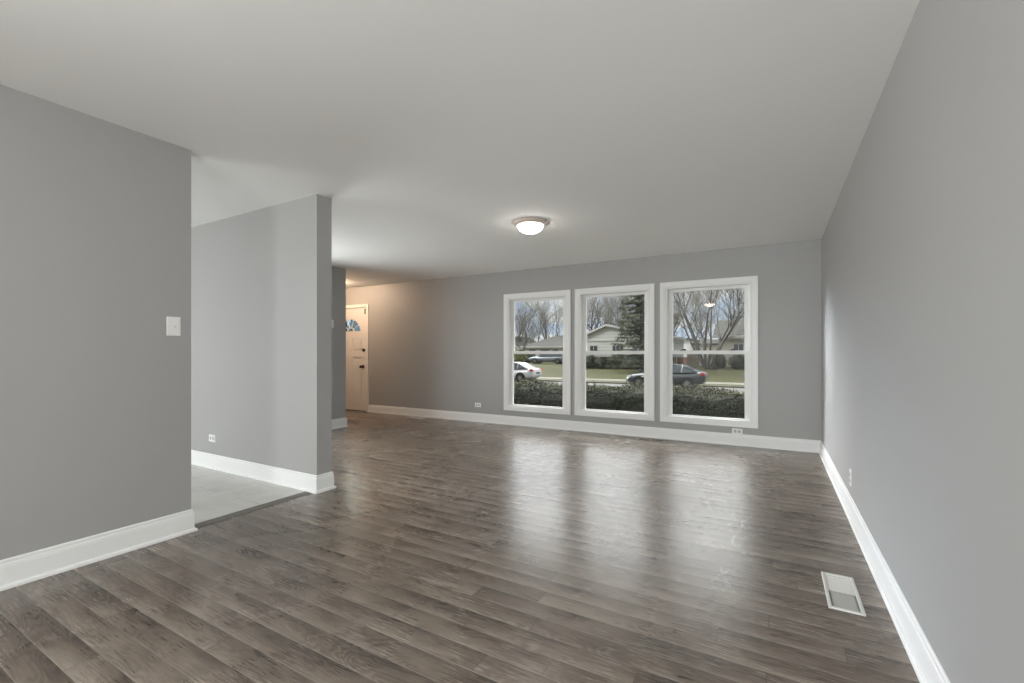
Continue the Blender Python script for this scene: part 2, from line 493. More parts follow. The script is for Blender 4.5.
# added glazing, made up out of view as openings for the area lights
def added_glazing(name, axis, s0, s1, z0, z1, n, label):
    root = empty(name, (0, 0, 0), label=label, cat='window', kind='structure')
    fr, gl = MB('vinyl'), MB('glass')
    mid = (s0 + s1) / 2
    def bx(m, a, b, c_, d, h0, h1):
        if axis == 'x': m.box(a, b, c_, d, h0, h1)
        else: m.box(c_, d, a, b, h0, h1)
    for a, b, c_, d in ((s0, s1, z0, z0 + .05), (s0, s1, z1 - .05, z1), (s0, s0 + .05, z0 + .05, z1 - .05), (s1 - .05, s1, z0 + .05, z1 - .05), (mid - .03, mid + .03, z0 + .05, z1 - .05)):
        bx(fr, a, b, n - .03, n + .03, c_, d)
    for a, b in ((s0 + .05, mid - .03), (mid + .03, s1 - .05)):
        bx(gl, a, b, n - .003, n + .003, z0 + .05, z1 - .05)
    fr.build('frame', root, fix=False); gl.build('pane', root, fix=False)
added_glazing('window_4', 'x', -7.0, -4.7, 0.0, 2.08, YKB - T / 2, 'added unseen wide white framed glazed patio door in the kitchen')
added_glazing('window_8', 'x', -.55, .40, .45, 2.15, YB - T / 2, 'added unseen narrow white framed window behind the camera')
added_glazing('window_9', 'y', 2.9, 4.2, .3, 2.0, XS - .065, 'added unseen white framed interior window in the hall wall behind the partition')
added_glazing('window_5', 'y', -2.8, -1.0, .5, 2.1, XR + T / 2, 'added unseen white framed window in the right wall behind the camera')
added_glazing('window_6', 'y', .2, 1.8, .97, 2.07, XK - T / 2, 'added unseen white framed window on the kitchen side wall')
added_glazing('window_7', 'y', -2.8, -1.0, .5, 2.1, XL - .065, 'added unseen white framed window in the left wall behind the camera')

# ------------------------------------------------------------------ baseboards (profile swept along a path, room on the left of travel)
BPROF = [(0, .142), (.004, .142), (.008, .136), (.008, .122), (.0115, .119), (.0125, .112), (.0135, .104), (.0135, .020), (.020, .019), (.0255, .013), (.027, .004), (.027, 0), (0, 0)]
def sweep(name, path, label, prof=BPROF, mat='trim', cat='baseboard'):
    P = [Vector((p[0], p[1])) for p in path]; n = len(P); m = MB(mat); rings = []
    for i in range(n):
        d0 = (P[i] - P[i - 1]).normalized() if i > 0 else None
        d1 = (P[i + 1] - P[i]).normalized() if i < n - 1 else None
        if d0 is None: d0 = d1
        if d1 is None: d1 = d0
        n0 = Vector((-d0.y, d0.x)); n1 = Vector((-d1.y, d1.x))
        b_ = (n0 + n1); b_ /= max(.2, (1 + n0.dot(n1)))
        rings.append([(P[i].x + b_.x * o, P[i].y + b_.y * o, z) for o, z in prof])
    k = len(prof); pts = [p for r_ in rings for p in r_]; fs = []
    for i in range(n - 1):
        for j in range(k):
            j2 = (j + 1) % k
            fs.append((i * k + j, i * k + j2, (i + 1) * k + j2, (i + 1) * k + j))
    fs += [tuple(range(k)), tuple(range((n - 1) * k, n * k))[::-1]]
    m.poly(pts, fs)
    return struct(m.build(name), label, cat)
sweep('baseboard_right', [(XR, YB), (XR, YW)], 'white profiled baseboard along the right wall')
sweep('baseboard_front', [(XR, YW), (DX1 + .064, YW)], 'white profiled baseboard under the three windows')
sweep('baseboard_left', [(XL - .13, YL - .3), (XL - .13, YL), (XL, YL), (XL, YB)], 'white profiled baseboard on the near left wall')
sweep('baseboard_partition', [(XS, YP1), (XL, YP1), (XL, YP0), (XK, YP0)], 'white profiled baseboard wrapping the end of the partition')
sweep('baseboard_hall', [(XF, YS), (XS, YS), (XS, YP1 + .03)], 'short white baseboard on the hall wall end')

# ------------------------------------------------------------------ the three windows
def make_window(idx, x0, x1, label):
    root = empty('window_%d' % idx, (0, 0, 0), label=label, cat='window', kind='structure')
    w = MB('trim'); y0 = YW - .019
    def frame(m, a0, a1, b0, b1, wl, wr, wb, wt, yy0, yy1):
        m.box(a0, a0 + wl, yy0, yy1, b0, b1); m.box(a1 - wr, a1, yy0, yy1, b0, b1)
        m.box(a0 + wl, a1 - wr, yy0, yy1, b0, b0 + wb); m.box(a0 + wl, a1 - wr, yy0, yy1, b1 - wt, b1)
    frame(w, x0, x1, WZ0, WZ1, CW, CW, CW, CW, y0, YW - .0005)
    frame(w, x0 + .004, x1 - .004, WZ0 + .004, WZ1 - .004, .012, .012, .012, .012, y0 - .004, y0)
    w.build('casing', root, bevel=.002, fix=False)
    # jamb frame
    a0, a1, b0, b1 = x0 + CW, x1 - CW, WZ0 + CW, WZ1 - CW
    j = MB('vinyl'); frame(j, a0, a1, b0, b1, .028, .028, .018, .026, YW - .012, YW + .13)
    j.box(a0 + .028, a0 + .040, YW + .018, YW + .030, b0 + .02, b1 - .02)
    j.box(a1 - .040, a1 - .028, YW + .018, YW + .030, b0 + .02, b1 - .02)
    j.build('jamb', root, bevel=.0015, fix=False)
    gx0, gx1 = x0 + .147, x1 - .150
    zm0, zm1 = 1.126, 1.172
    s0, s1 = a0 + .029, a1 - .029
    # lower sash, room side
    lo = MB('vinyl'); Y0, Y1 = YW + .032, YW + .060
    frame(lo, s0, s1, b0 + .019, zm1, gx0 - s0, s1 - gx1, .325 - b0 - .019, zm1 - zm0, Y0, Y1)
    lo.box(gx0 - .006, gx1 + .006, Y0 - .006, Y0, zm1 - .012, zm1)
    lower = lo.build('lower_sash', root, bevel=.0015, fix=False)
    g = MB('glass'); g.box(gx0, gx1, Y0 + .012, Y0 + .016, .325, zm0); g.build('lower_pane', lower, fix=False)
    for u in (.16, .84):
        k = MB('bronze'); xc = gx0 + (gx1 - gx0) * u
        k.box(xc - .036, xc + .036, Y0 + .001, Y0 + .024, zm1, zm1 + .010)
        k.lathe([(0.001, zm1 + .010), (.014, zm1 + .010), (.014, zm1 + .020), (.001, zm1 + .023)], (xc, Y0 + .012, 0), 14)
        k.box(xc - .004, xc + .036, Y0 + .004, Y0 + .016, zm1 + .010, zm1 + .022)
        k.build('sash_lock', lower, fix=False)
    sn = MB('screen'); sn.box(gx0 - .01, gx1 + .01, YW + .100, YW + .1005, .31, zm0 + .02); sn.build('insect_screen', root, fix=False)
    up = MB('vinyl'); Y0, Y1 = YW + .064, YW + .092
    frame(up, s0, s1, zm0 + .004, b1 - .027, gx0 - s0 + .004, s1 - gx1 + .004, .04, b1 - .027 - 1.95, Y0, Y1)
    upper = up.build('upper_sash', root, bevel=.0015, fix=False)
    g = MB('glass'); g.box(gx0 + .004, gx1 - .004, Y0 + .012, Y0 + .016, zm0 + .044, 1.95); g.build('upper_pane', upper, fix=False)
make_window(1, *WIN[0], 'double-hung window seen beside the silver and white cars')
make_window(2, *WIN[1], 'double-hung window in the middle of the three')
make_window(3, *WIN[2], 'double-hung window closest to the room corner')

# ------------------------------------------------------------------ front door
def make_door():
    root = empty('door_1', ((DX0 + DX1) / 2, YW, 0), label='white panelled front door with a fan light', cat='door', kind='structure')
    cx = (DX0 + DX1) / 2
    cs = MB('doorp')
    o0, o1, ot = DX0 - .062, DX1 + .062, 2.092
    for a, b in ((o0, DX0 - .002), (DX1 + .002, o1)): cs.box(a - cx, b - cx, -.018, -.0005, 0, ot)
    cs.box(DX0 - .002 - cx, DX1 + .002 - cx, -.018, -.0005, DZ + .004, ot)
    cs.build('casing', root, bevel=.003, fix=False)
    hw = (DX1 - DX0) / 2
    Lf = MB(['doorp', 'gap'])
    y0, y1 = .012, .052
    # slab with a half-round hole for the fan light
    R_, zc, n = .30, 1.555, 24
    sl = MB('doorp')
    fx, arc = [], []
    for i in range(n + 1):
        t = PI * i / n; arc.append((-R_ * math.cos(t), zc + .9 * R_ * math.sin(t)))
    # bottom slab, side stiles, top around the arch
    sl.box(-hw, hw, y0 + .014, y1, .012, 1.47)
    sl.box(-hw, hw, y0, y1, 1.47, zc)
    for a, b, z0_, z1_ in ((-hw, -.335, .012, 1.47), (.335, hw, .012, 1.47), (-.055, .055, .012, 1.47), (-.335, -.055, .012, .20), (.055, .335, .012, .20), (-.335, -.055, 1.06, 1.165), (.055, .335, 1.06, 1.165), (-.335, -.055, 1.44, 1.47), (.055, .335, 1.44, 1.47)):
        sl.box(a, b, y0, y0 + .014, z0_, z1_)
    sl.box(-hw, -R_, y0, y1, zc, DZ); sl.box(R_, hw, y0, y1, zc, DZ)
    for i in range(n):
        (xa, za), (xb, zb) = arc[i], arc[i + 1]
        sl.prism([(xa, za), (xb, zb), (xb, DZ), (xa, DZ)], 'y', y0, y1)
    leaf = sl.build('leaf', root, fix=False)
    for sx in (-1, 1):
        for z0, z1 in ((1.165, 1.44), (.20, 1.06)):
            p = MB('doorp'); a, b = (.055, .335) if sx > 0 else (-.335, -.055)
            p.prism([(a + .045, z0 + .045), (b - .045, z0 + .045), (b - .045, z1 - .045), (a + .045, z1 - .045)], 'y', y0 + .003, y0 + .014)
            p.build('panel', leaf, bevel=.003, fix=False)
    fg = MB('fanglass'); fg.prism([(p_[0], p_[1]) for p_ in arc], 'y', y0 + .016, y0 + .020); fg.build('fan_light_pane', leaf, fix=False)
    fm = MB('doorp')
    for i in range(n):
        (xa, za), (xb, zb) = arc[i], arc[i + 1]
        s_ = .93
        xa2, za2, xb2, zb2 = xa * s_, zc + (za - zc) * s_, xb * s_, zc + (zb - zc) * s_
        fm.prism([(xa, za), (xb, zb), (xb2, zb2), (xa2, za2)], 'y', y0 - .008, y0 + .014)
    fm.box(-R_, R_, y0 - .008, y0 + .014, zc, zc + .018)
    for t in (36, 72, 108, 144):
        a = math.radians(t); d = Vector((math.cos(a), .9 * math.sin(a))); nn = Vector((-d.y, d.x)).normalized() * .006
        p0, p1 = d * .09, d * R_ * .95
        fm.prism([(p0.x + nn.x, zc + p0.y + nn.y), (p1.x + nn.x, zc + p1.y + nn.y), (p1.x - nn.x, zc + p1.y - nn.y), (p0.x - nn.x, zc + p0.y - nn.y)], 'y', y0 - .004, y0 + .013)
    for i in range(12):
        t0, t1 = PI * i / 12, PI * (i + 1) / 12
        q = [(r_ * math.cos(t), zc + r_ * .9 * math.sin(t)) for r_, t in ((.10, t0), (.10, t1), (.085, t1), (.085, t0))]
        fm.prism(q, 'y', y0 - .004, y0 + .013)
    fm.build('fan_light_bars', leaf, fix=False)
    kb = MB('black')
    kx = hw - .105
    kb.lathe([(.001, -.006), (.033, -.006), (.033, .012)], (kx, 0, .872), 20, 'y')
    kb.lathe([(.012, -.006), (.012, -.035), (.026, -.042), (.029, -.055), (.024, -.068), (.001, -.072)], (kx, 0, .872), 20, 'y')
    kb.build('knob', leaf, smooth=True)
    db = MB('black'); db.lathe([(.030, .012), (.030, -.010), (.022, -.014), (.001, -.014)], (kx + .022, 0, 1.195), 20, 'y')
    db.box(kx + .017, kx + .027, -.030, -.012, 1.172, 1.218); db.build('deadbolt', leaf, fix=False)
    ch = MB('bronze'); ch.box(hw - .055, hw - .045, -.004, y0, 1.90, 1.995); ch.box(hw - .06, hw - .02, -.006, .004, 1.985, 1.995)
    ch.build('door_latch', leaf, fix=False)
    sw = MB('black'); sw.box(-hw, hw, .006, .05, 0.0, .011); sw.build('sill_seal', root, fix=False)
make_door()

# ------------------------------------------------------------------ switch and outlet plates (built facing -y, 0 at the wall)
def plate_box(m, w, h, d=.006):
    m.prism([(-w / 2, -h / 2), (w / 2, -h / 2), (w / 2, h / 2), (-w / 2, h / 2)], 'y', -d * .45, 0)
    q = .004
    m.prism([(-w / 2 + q, -h / 2 + q), (w / 2 - q, -h / 2 + q), (w / 2 - q, h / 2 - q), (-w / 2 + q, h / 2 - q)], 'y', -d, -d * .45)
def light_switch(name, loc, rz, w, label):
    root = empty(name, loc, rz, label=label, cat='light switch')
    m = MB('plate'); plate_box(m, w, .118); m.build('cover_plate', root, bevel=.0012)
    t = MB('plate'); t.prism([(-.009, -.010), (-.006, -.010), (-.016, .009), (-.019, .007)], 'x', -.0045, .0045)
    t.box(-.006, .006, -.0068, -.006, -.013, .013); t.build('toggle', root, fix=False)
    for z in (-.030, .030):
        s_ = MB('plate'); s_.lathe([(.0005, -.0072), (.003, -.007), (.0034, -.006)], (0, 0, z), 12, 'y'); s_.build('screw', root)
    return root
def outlet(name, loc, rz, label, horiz=True):
    root = empty(name, loc, rz, label=label, cat='outlet')
    w, h = (.118, .070) if horiz else (.070, .118)
    m = MB('plate'); plate_box(m, w, h); m.build('cover_plate', root, bevel=.0012)
    for s_ in (-1, 1):
        cx, cz = (s_ * .0235, 0) if horiz else (0, s_ * .0235)
        r_ = MB('facep')
        pts = []
        for i in range(20):
            t = 2 * PI * i / 20; a, b = .0172 * math.cos(t), .0172 * math.sin(t)
            b = max(-.0135, min(.0135, b)); pts.append((cx + (b if horiz else a), cz + (a if horiz else b)))
        r_.prism(pts, 'y', -.0078, -.006); rc = r_.build('receptacle', root)
        q = MB('slot')
        for du in (-.0063, .0063):
            if horiz: q.box(cx - .001, cx + .006, -.0082, -.0078, du - .0012, du + .0012)
            else: q.box(du - .0012, du + .0012, -.0082, -.0078, cz - .001, cz + .006)
        q.lathe([(.0004, -.0082), (.0024, -.0082), (.0024, -.0078)], (cx - (.008 if horiz else 0), 0, cz - (0 if horiz else .008)), 10, 'y')
        q.build('slots', rc, fix=False)
    s_ = MB('regd'); s_.lathe([(.0004, -.0072), (.003, -.007), (.0032, -.006)], (0, 0, 0), 12, 'y'); s_.build('screw', root)
    return root
light_switch('light_switch', (XL, 1.408, 1.308), PI / 2, .078, 'white toggle light switch on the near left wall above the baseboard')
light_switch('light_switch', (XS, 4.575, 1.58), PI / 2, .075, 'light switch on the hall wall, mostly hidden by the partition edge')
outlet('wall_outlet', (-4.822, YP0, .298), 0, 'white outlet on the partition wall above the tiled floor')
outlet('wall_outlet', (-4.262, YW, .279), 0, 'small white outlet on the window wall, between front door and windows')
outlet('wall_outlet', (-.400, YW, .174), 0, 'white outlet directly below the window closest to the room corner')
outlet('wall_outlet', (XR, 3.95, .27), -PI / 2, 'white outlet seen edge-on on the plain right wall', horiz=False)

# ------------------------------------------------------------------ ceiling lamps
def ceiling_lamp(loc, label, gm='lampglass', watt=10, col=(1, .93, .86)):
    root = empty('ceiling_lamp', loc, label=label, cat='ceiling lamp', group=None)
    p = MB('nickel')
    p.lathe([(.02, 0), (.155, 0), (.170, -.006), (.172, -.014), (.166, -.022), (.158, -.025), (.150, -.034), (.135, -.040), (.129, -.040), (.129, -.032), (.02, -.030)], n=56)
    p.build('pan', root, smooth=True)
    g = MB(gm); pr_ = []
    for i in range(13):
        t = PI / 2 * i / 12; pr_.append((max(.001, .127 * math.cos(t)), -.036 - .078 * math.sin(t)))
    g.lathe(pr_, n=48); g.build('glass_bowl', root, smooth=True)
    k = MB('nickel'); k.lathe([(.001, -.110), (.010, -.112), (.011, -.118), (.006, -.123), (.005, -.128), (.001, -.131)], n=20); k.build('finial', root, smooth=True)
    b = bpy.data.lights.new('bulb', 'POINT'); b.energy = watt; b.color = col; b.shadow_soft_size = .035
    bo = bpy.data.objects.new('bulb', b); COL.objects.link(bo); bo.parent = root; bo.location = (0, 0, -.078)
    return root
ceiling_lamp((-2.10, 4.01, H), 'lit frosted bowl flush ceiling lamp with a nickel rim', watt=3)
ceiling_lamp((-1.45, .02, H), 'lit ceiling lamp above the camera end of the room', 'lampdining', watt=3)
ceiling_lamp((-5.2, .8, H), 'added unseen fill lamp over the kitchen tiles', 'fillkit', 3)  # out-of-frame kitchen lamp, added as fill
ceiling_lamp((-7.05, 5.5, H), 'warm lit ceiling lamp inside the entrance hall', 'lampfoyer', 35, (1, .74, .52))

# ------------------------------------------------------------------ floor registers
def big_register():
    x0, x1, y0, y1 = .209, .344, 2.475, 2.857
    root = empty('floor_register', ((x0 + x1) / 2, (y0 + y1) / 2, 0), label='large white metal floor register beside the right wall baseboard', cat='floor vent')
    hx, hy = (x1 - x0) / 2, (y1 - y0) / 2
    m = MB('regw')
    for a, b, c_, d in ((-hx, -hx + .014, -hy, hy), (hx - .014, hx, -hy, hy), (-hx + .014, hx - .014, -hy, -hy + .018), (-hx + .014, hx - .014, hy - .018, hy)):
        m.box(a, b, c_, d, .0005, .008)
    m.build('frame', root, bevel=.002, fix=False)
    a = MB('regw'); a.box(-hx + .014, hx - .014, -.005, hy - .018, .0005, .0045)
    for i in range(14):
        y = .005 + i * .0115; a.box(-hx + .02, hx - .02, y, y + .0055, .0045, .0058)
    a.build('grille', root, fix=False)
    d = MB(['regd', 'duct']); d.box(-hx + .022, hx - .022, -hy + .022, -.010, .0005, .0030, 0)
    for i in range(12):
        y = -hy + .026 + i * .0118; d.box(-hx + .026, hx - .026, y, y + .006, .0030, .0042, 0)
    for q in ((-hx + .014, hx - .014, -.010, -.005), (-hx + .014, -hx + .022, -hy + .018, -.010), (hx - .022, hx - .014, -hy + .018, -.010), (-hx + .014, hx - .014, -hy + .018, -hy + .022)):
        d.box(*q, .0003, .0015, 1)
    d.build('damper', root, fix=False)
big_register()
def small_register(x0, x1, y0, y1, mat, studs, label):
    root = empty('floor_register', ((x0 + x1) / 2, (y0 + y1) / 2, 0), label=label, cat='floor vent')
    hx, hy = (x1 - x0) / 2, (y1 - y0) / 2
    m = MB([mat, 'duct'])
    m.box(-hx, hx, -hy, hy, .0005, .002, 1)
    for a, b, c_, d in ((-hx, hx, -hy, -hy + .012), (-hx, hx, hy - .012, hy), (-hx, -hx + .014, -hy + .012, hy - .012), (hx - .014, hx, -hy + .012, hy - .012)):
        m.box(a, b, c_, d, .002, .006, 0)
    m.build('frame', root, fix=False)
    s_ = MB(mat)
    n = 22
    for i in range(n):
        x = -hx + .016 + (2 * hx - .034) * i / n; s_.box(x, x + .007, -hy + .012, hy - .012, .002, .0055)
    s_.build('louvre', root, fix=False)
    if studs:
        for x in (-hx + .012, 0, hx - .012):
            k = MB('regw'); k.box(x - .014, x + .014, -hy, -hy + .02, .006, .010); k.build('clip', root, fix=False)
small_register(-1.575, -1.215, 6.03, 6.13, 'regb', True, 'narrow brown floor register with white clips below the windows')
small_register(-5.60, -5.27, 6.04, 6.15, 'regw', False, 'narrow white floor register near the front door')

m = MB('slot'); m.poly([(-.006, -.003, 0), (.005, -.004, 0), (.007, .003, 0), (-.003, .005, 0), (-.003, -.001, .004), (.003, .001, .005)], [(0, 3, 2, 1), (0, 1, 5, 4), (1, 2, 5), (2, 3, 4, 5), (3, 0, 4)])
tag(m.build('floor_crumb', None, (-.357, 1.949, .0003)), 'tiny dark crumb lying alone on the open plank floor', 'crumb')

# ==================================================================== OUTSIDE
ZS = -1.0           # street level
def gz(y):
    if y < 9.5: return -.30
    if y < 19: return -.30 + (y - 9.5) / 9.5 * (ZS + .30)
    if y < 33: return ZS
    if y < 49: return ZS + (y - 33) / 16 * .72
    return ZS + .72
def strip(name, ys, x0, x1, mat, label, dz=0, cat='ground'):
    m = MB(mat); n = len(ys)
    pts = [(x, y, gz(y) + dz) for y in ys for x in (x0, x1)]
    pts += [(x, y, gz(y) + dz - .12) for y in ys for x in (x0, x1)]
    b = 2 * n
    fs = [(2 * i, 2 * i + 1, 2 * i + 3, 2 * i + 2) for i in range(n - 1)] + [(b + 2 * i, b + 2 * i + 2, b + 2 * i + 3, b + 2 * i + 1) for i in range(n - 1)]
    for i in range(n - 1):
        fs += [(2 * i, 2 * i + 2, b + 2 * i + 2, b + 2 * i), (2 * i + 1, b + 2 * i + 1, b + 2 * i + 3, 2 * i + 3)]
    fs += [(0, b, b + 1, 1), (2 * n - 2, 2 * n - 1, b + 2 * n - 1, b + 2 * n - 2)]
    m.poly(pts, fs)
    return struct(m.build(name), label, cat)
strip('ground_yard', [YW + T, 9.5, 12, 15, 19, 20.4], -60, 40, 'grassnear', 'grass yard between the house and the street')
strip('road', [20.4, 24, 28, 31.2], -90, 60, 'asphalt', 'pale asphalt residential street with parked cars', dz=-.02)
strip('curb', [31.2, 31.45], -90, 60, 'concrete', 'concrete curb on the far side of the street', dz=.08)
strip('ground_verge', [31.45, 32.6, 33], -90, 60, 'grass', 'narrow grass verge beside the sidewalk', dz=.06)
strip('sidewalk', [33, 34.2], -90, 60, 'concrete', 'pale concrete sidewalk beyond the street', dz=.07)
strip('ground_lawn', [34.2, 38, 42, 46, 49, 60, 75, 95], -110, 70, 'grass', 'front lawns of the houses across the street', dz=.06)
strip('ground_rear', [-14, YB - T], -30, 20, 'concrete', 'concrete patio behind the house')
m = MB('concrete')
pts = []
for y in (34.2, 38, 42, 46, 49, 56): pts += [(-30.5 - (y - 34) * .35, y, gz(y) + .075), (-24.5 - (y - 34) * .22, y, gz(y) + .075)]
m.poly(pts + [(p[0], p[1], p[2] - .05) for p in pts], [(2 * i, 2 * i + 1, 2 * i + 3, 2 * i + 2) for i in range(5)] + [(12 + 2 * i, 14 + 2 * i, 15 + 2 * i, 13 + 2 * i) for i in range(5)] + [(0, 2, 14, 12), (1, 13, 15, 3)])
struct(m.build('driveway'), 'concrete driveway under the silver wagon', 'driveway')

# hedge
def leaves(mb, pos, nrm, size, rnd, mi=0):
    """one small folded leaf quad"""
    a = nrm.orthogonal().normalized(); a.rotate(Matrix.Rotation(rnd.uniform(0, 2 * PI), 3, nrm))
    b = nrm.cross(a); s = size * rnd.uniform(.7, 1.3)
    t = nrm * rnd.uniform(-.35, .35)
    mb.poly([pos - a * s * .5, pos + b * s * .28 + t * s, pos + a * s * .5 + t * s * .6, pos - b * s * .28 - t * s * .3], [(0, 1, 2, 3)], mi)
def make_hedge():
    rnd = random.Random(4)
    root = empty('boxwood_hedge', (-2.2, 8.4, gz(8.4)), label='clipped dark green hedge standing close outside all three windows', cat='hedge')
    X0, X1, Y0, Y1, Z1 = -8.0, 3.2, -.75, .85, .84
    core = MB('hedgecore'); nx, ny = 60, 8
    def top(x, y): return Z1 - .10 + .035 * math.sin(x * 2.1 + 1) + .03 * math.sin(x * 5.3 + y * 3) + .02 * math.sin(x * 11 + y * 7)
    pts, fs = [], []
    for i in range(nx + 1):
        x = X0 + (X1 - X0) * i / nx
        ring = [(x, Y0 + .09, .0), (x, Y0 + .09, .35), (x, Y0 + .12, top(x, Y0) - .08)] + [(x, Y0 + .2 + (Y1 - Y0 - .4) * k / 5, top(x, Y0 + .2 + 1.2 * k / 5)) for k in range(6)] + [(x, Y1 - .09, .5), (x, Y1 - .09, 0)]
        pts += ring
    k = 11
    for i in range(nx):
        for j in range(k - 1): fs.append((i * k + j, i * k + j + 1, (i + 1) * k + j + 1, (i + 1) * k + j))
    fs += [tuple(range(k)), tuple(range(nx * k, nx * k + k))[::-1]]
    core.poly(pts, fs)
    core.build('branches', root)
    lf = MB(['hedge', 'hedgetip'])
    for _ in range(30000):
        x = rnd.uniform(X0 + 1.5, X1 - .8); q = rnd.random()
        if q < .38:
            y = Y0 + rnd.uniform(-.03, .10) + .04 * math.sin(x * 4); z = rnd.uniform(.05, top(x, Y0) + .02)
            n_ = Vector((rnd.uniform(-.7, .7), -1, rnd.uniform(-.2, .8))).normalized()
        else:
            y = rnd.uniform(Y0 + .02, Y1 - .05); z = top(x, y) + rnd.uniform(-.04, .07) - (.08 if y < Y0 + .15 else 0)
            n_ = Vector((rnd.uniform(-.8, .8), rnd.uniform(-.8, .8), 1)).normalized()
        tip = z > top(x, y) + .02 and rnd.random() < .35
        leaves(lf, Vector((x, y, z)), n_, .040, rnd, 1 if tip else 0)
    # upright new shoots on the top
    for _ in range(420):
        x = rnd.uniform(X0 + 1.5, X1 - .8); y = rnd.uniform(Y0 + .1, Y1 - .1); z = top(x, y)
        hgt = rnd.uniform(.05, .13); d = Vector((rnd.uniform(-.3, .3), rnd.uniform(-.3, .3), 1)).normalized()
        lf.tube((x, y, z), Vector((x, y, z)) + d * hgt, .0025, .0012, 3, 1)
        for k_ in range(6):
            p = Vector((x, y, z)) + d * hgt * (k_ + 1) / 6
            leaves(lf, p, Vector((rnd.uniform(-1, 1), rnd.uniform(-1, 1), .5)).normalized(), .032, rnd, 1 if rnd.random() < .5 else 0)
    lf.build('leaves', root, fix=False)
make_hedge()

# shrubs
def shrub(x, y, rx, h, mat, label, seed, cone=False, n=900, lsz=.13, group=None, name='shrub'):
    rnd = random.Random(seed)
    root = empty(name, (x, y, gz(y) + .05), label=label, cat='shrub', group=group)
    core = MB('hedgecore'); prof = []
    for i in range(9):
        t = i / 8
        r_ = rx * ((1 - t) ** .8 if cone else math.sqrt(max(0, 1 - (2 * t * .95 - .95) ** 2))) * .82
        prof.append((max(.01, r_), h * t * .92))
    core.lathe(prof, n=14); core.build('stems', root)
    lf = MB(mat)
    for _ in range(n):
        t = rnd.random(); a = rnd.uniform(0, 2 * PI)
        r_ = rx * ((1 - t) ** .8 if cone else math.sqrt(max(0, 1 - (2 * t * .95 - .95) ** 2))) * rnd.uniform(.78, 1.1)
        p = Vector((r_ * math.cos(a), r_ * math.sin(a), h * t * rnd.uniform(.95, 1.05)))
        leaves(lf, p, Vector((math.cos(a), math.sin(a), rnd.uniform(-.2, 1))).normalized(), lsz, rnd)
    lf.build('foliage', root, fix=False)
def at(px, Y):           # where a line of sight meets the plane Y (surveying aid for the layout)
    u = (px - 512) / 456.06; c, s = math.cos(.5225), math.sin(.5225)
    return Y * (u * c - s) / (u * s + c)
shrub(at(711, 45.5), 45.5, .62, 1.75, 'shrub', 'upright dark evergreen shrub at the foot of the many-stemmed bare tree', 1, cone=True)
shrub(at(720.5, 46.5), 46.5, .50, 1.30, 'shrub', 'small rounded dark shrub, between upright evergreen and broad shrub', 2)
shrub(at(738.5, 46.5), 46.5, .88, 1.25, 'shrub', 'broad rounded dark shrub below the window of the cream house', 3, n=1300)
for i, px in enumerate((578, 590, 602, 614, 626, 638, 650)):
    shrub(at(px, 44.4), 44.4 + .15 * (i % 2), .80, 1.15 + .15 * (i % 3 == 1), 'shrub', 'dark clipped shrub in the row before the brick base of the white house', 10 + i, n=900, group='foundation shrubs at the white house')
shrub(at(519, 53), 53, 1.1, 1.7, 'shrubolive', 'olive green shrub behind the white sedan, beside the driveway', 30, n=1300)
shrub(at(527, 55), 55, 1.0, 1.5, 'shrub', 'darker green shrub beside the front end of the silver wagon', 31, n=1200)
shrub(at(507, 54), 54, 1.1, 1.6, 'shrub', 'dark shrub on the lawn, furthest along the street from the wagon', 32, n=1000)

# houses
def window_part(parent, x0, x1, y, z0, z1, mull=1):
    w = MB('exttrim'); t = .07
    for q in ((x0, x1, z0, z0 + t), (x0, x1, z1 - t, z1), (x0, x0 + t, z0 + t, z1 - t), (x1 - t, x1, z0 + t, z1 - t)):
        w.box(q[0], q[1], y - .06, y, q[2], q[3])
    for i in range(mull):
        xm = x0 + (x1 - x0) * (i + 1) / (mull + 1); w.box(xm - .025, xm + .025, y - .05, y, z0 + t, z1 - t)
    o = w.build('window', parent, fix=False)
    p = MB('pane'); p.box(x0 + t, x1 - t, y - .02, y - .005, z0 + t, z1 - t); p.build('pane', o, fix=False)
def roof_gable_y(m, x0, xp, x1, y0, y1, ze, zp, t=.18, over=.4):
    """roof with the ridge running away from the street, peak at xp"""
    for xa, xb, sg in ((x0, xp, -1), (xp, x1, 1)):
        za, zb = (ze, zp) if sg < 0 else (zp, ze)
        m.prism([(xa, za), (xb, zb), (xb, zb + t), (xa, za + t)], 'y', y0 - over, y1)
